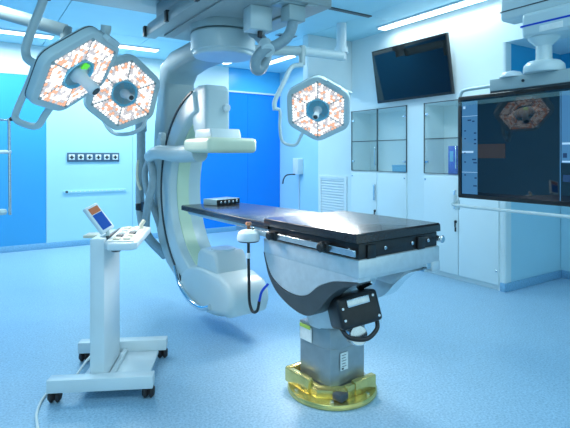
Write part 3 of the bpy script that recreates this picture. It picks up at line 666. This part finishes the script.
# ================================================================== MONITOR + BOOM
XM = 3.2
ma = on_right(457.5, 97, XM); mb = on_right(457.5, 197.5, XM)
mw = 1.40; mh = (ma.z-mb.z)/2; mzc = (ma.z+mb.z)/2; myc = ma.y-mw/2
MM = BASIS((XM, myc, mzc), Vector((0, -1, 0)), UP)
t = thing('large_ceiling_monitor', 'large suspended display with dark screen and blue side panels at right', 'monitor', MM)
b = new(); bx(b, -mw/2, mw/2, -mh, mh, -.07, 0, .012, 3); obj('housing', b, BLACK, t)
b = new(); bx(b, -mw/2+.035, mw/2-.035, -mh+.03, mh-.03, 0, .003); s = obj('screen', b, MONS, t)
x0 = -mw/2+.045
b = new(); bx(b, x0, x0+.135, -mh+.035, mh-.045, .003, .004); sp = obj('side_panel', b, MONP, s); sp['label'] = 'blue-grey information column on screen'
b = new(); bx(b, x0, x0+.1, .0-.045, -.03, .004, .005); bx(b, x0, x0+.135, mh-.16, mh-.157, .004, .005); bx(b, x0+.01, x0+.03, mh-.10, mh-.08, .004, .005); bx(b, x0, x0+.135, -mh+.20, -mh+.203, .004, .005)
obj('white_marks', b, MONW, sp)
b = new()
for k, (u_, v_, w_) in enumerate([(.05, .20, .03), (.09, .19, .02), (.105, .10, .02), (.105, .05, .02), (.105, .02, .02), (.02, .12, .015), (.02, .06, .015), (.09, -.10, .035), (.10, -.125, .03), (.02, -.12, .015), (.11, -.24, .02), (.02, -.22, .015), (.10, -.30, .03), (.02, -.05, .012)]):
    b = new(); bx(b, x0+u_, x0+u_+w_, v_, v_+.010, .004, .005); obj('text_line', b, MOND, sp)
b = new(); bx(b, x0+.74, x0+.745, -mh+.035, mh-.045, .003, .004); bx(b, x0+.75, mw/2-.04, -mh+.28, mh-.045, .003, .004); sp2 = obj('right_side_panel', b, MONP, s)
b = new(); bx(b, x0+.755, x0+.86, .005, .018, .004, .005); bx(b, x0+.755, x0+.86, -mh+.285, -mh+.295, .004, .005); obj('white_marks', b, MONW, sp2)
b = new(); bx(b, x0+.76, x0+.785, -.08, -.05, .004, .005); obj('text_block', b, MOND, sp2)
b = new(); bx(b, x0+.76, x0+.86, -.235, -.19, .004, .005); obj('text_block', b, MOND, sp2)
b = new(); bx(b, x0+.137, x0+.36, -.085, .02, .003, .004); obj('brown_band', b, MONO, s)
# glass guard + handle rails
b = new(); bx(b, -mw/2+.0, mw/2, mh-.075, mh-.045, .012, .018); obj('clear_guard', b, GLASS, t)
b = new(); tube(b, [(-mw/2-.01, -mh+.02, .015), (-mw/2-.01, -mh-.03, .02), (-mw/2+.03, -mh-.06, .022), (0, -mh-.06, .022), (mw/2, -mh-.06, .022)], .012, 10, 6); bx(b, -mw/2-.02, -mw/2+.01, -mh-.10, -mh-.02, -.02, .01, .005, 2); obj('lower_handle_rail', b, SHELL2, t)
b = new(); tube(b, [(-mw/2+.0, mh-.01, -.03), (-mw/2+.01, mh+.025, -.03), (-mw/2+.05, mh+.05, -.03), (-mw/2+.28, mh+.055, -.03)], .013, 10, 6); obj('upper_handle_rail', b, SHELL2, t)
b = new(); bx(b, -mw/2+.27, mw/2-.19, mh+.012, mh+.10, -.09, -.01, .006, 2); obj('top_beam', b, SHELL, t)
b = new(); bx(b, -mw/2+.27, mw/2-.19, mh, mh+.012, -.07, -.02); obj('beam_gap', b, DKGREY, t)
b = new(); cyl(b, (-.05-.12, mh+.06, -.01), (-.05-.12, mh+.06, -.004), .01); obj('beam_lock', b, BLACK, t)
b = new(); lathe(b, [(0, 0), (.08, 0), (.08, .008), (.06, .035), (.02, .045), (0, .045)], 28, M=Matrix.Translation((-mw/2+.42, mh+.10, -.05)) @ Matrix.Rotation(-math.pi/2, 4, 'X')); obj('sensor_dome', b, WHITE, t)
pj = on_right(544, 70, XM+.05); jl = (MM.inverted() @ pj); jx = jl.x
def vlathe(prof, x, z0): return lathe(new(), prof, 36, M=Matrix.Translation((x, z0, -.05)) @ Matrix.Rotation(-math.pi/2, 4, 'X'))
obj('swivel_dome', vlathe([(0, 0), (.125, 0), (.13, .01), (.125, .05), (.10, .075), (.06, .08), (0, .08)], jx, mh+.10), SHELL2, t)
obj('swivel_post', vlathe([(0, .08), (.055, .08), (.05, .10), (.05, .18), (.085, .215), (.10, .235), (0, .235)], jx, mh+.10), SHELL2, t)
zj = mzc+mh+.10+.235
# boom arms (world)
b = new(); jw = MM @ Vector((jx, 0, -.05)); Y0 = jw.y
bx(b, jw.x-.11, jw.x+.15, Y0-1.2, Y0+.10, zj, zj+.17, .03, 4); ar = obj('spring_arm', b, SHELL2, t, MM)
b = new(); bx(b, jw.x-.112, jw.x+.152, Y0-1.2, Y0+.102, zj+.075, zj+.087); obj('blue_stripe', b, BLUEP, ar, MM)
b = new(); bx(b, jw.x-.113, jw.x-.108, Y0-.18, Y0-.03, zj+.02, zj+.06, .001, 1); obj('name_plate', b, LABEL, ar, MM)
b = new(); z1 = zj+.20; A_ = P(500, 22, 3.45)
bx(b, A_.x, A_.x+.17, A_.y-1.6, A_.y, A_.z, A_.z+.22, .02, 3)
ar2 = obj('upper_boom_arm', b, SHELL2, t, MM)
b = new(); bx(b, A_.x-.002, A_.x+.172, A_.y-1.6, A_.y+.002, A_.z+.062, A_.z+.070); obj('dark_joint_line', b, DKGREY, ar2, MM)
b = new(); bx(b, jw.x-.03, jw.x+.1, Y0-1.15, Y0-1.0, zj+.16, HC); cyl(b, (A_.x+.085, A_.y-1.45, A_.z+.2), (A_.x+.085, A_.y-1.45, HC), .07, bev=.01); obj('ceiling_column', b, SHELL2, t, MM)
# ================================================================== HANGING PENDANT FRAME AT LEFT
zp = 4.6; o0 = P(9, 118, zp)
t = thing('equipment_rail_frame', 'slim metal hanging frame with a vertical bar at the far left edge', 'rail', TR(o0))
b = new(); cyl(b, Vector((0, 0, 0)), P(10, 215, zp)-o0, .014, bev=.003); obj('vertical_bar', b, STEEL, t)
b = new(); cyl(b, P(-60, 119, zp)-o0, Vector((0, 0, -.02)), .010); obj('top_bar', b, STEEL, t)
b = new(); q = P(-60, 152, zp)-o0; q2 = P(11, 152, zp)-o0; cyl(b, q, q2, .018, bev=.004); obj('cross_bar', b, WHITE, t)
b = new(); cyl(b, P(10, 119, zp)-o0, P(13, 119, zp)-o0, .02, bev=.004); obj('end_knob', b, BLACK, t)
b = new(); q = P(-40, 121, zp)-o0; cyl(b, P(-40, 215, zp)-o0, Vector((q.x, q.y, HC-o0.z)), .03, bev=.004); obj('hanging_pole', b, SHELL2, t)
b = new(); tube(b, [P(-40, 213, zp)-o0, P(-6, 214, zp)-o0, P(4, 211, zp-.03)-o0], .018, 12); lathe(b, [(0, -.03), (.035, -.025), (.045, 0), (.035, .025), (0, .03)], 20, M=Matrix.Translation(P(2, 212, zp-.03)-o0)); obj('side_handle', b, SHELL2, t)
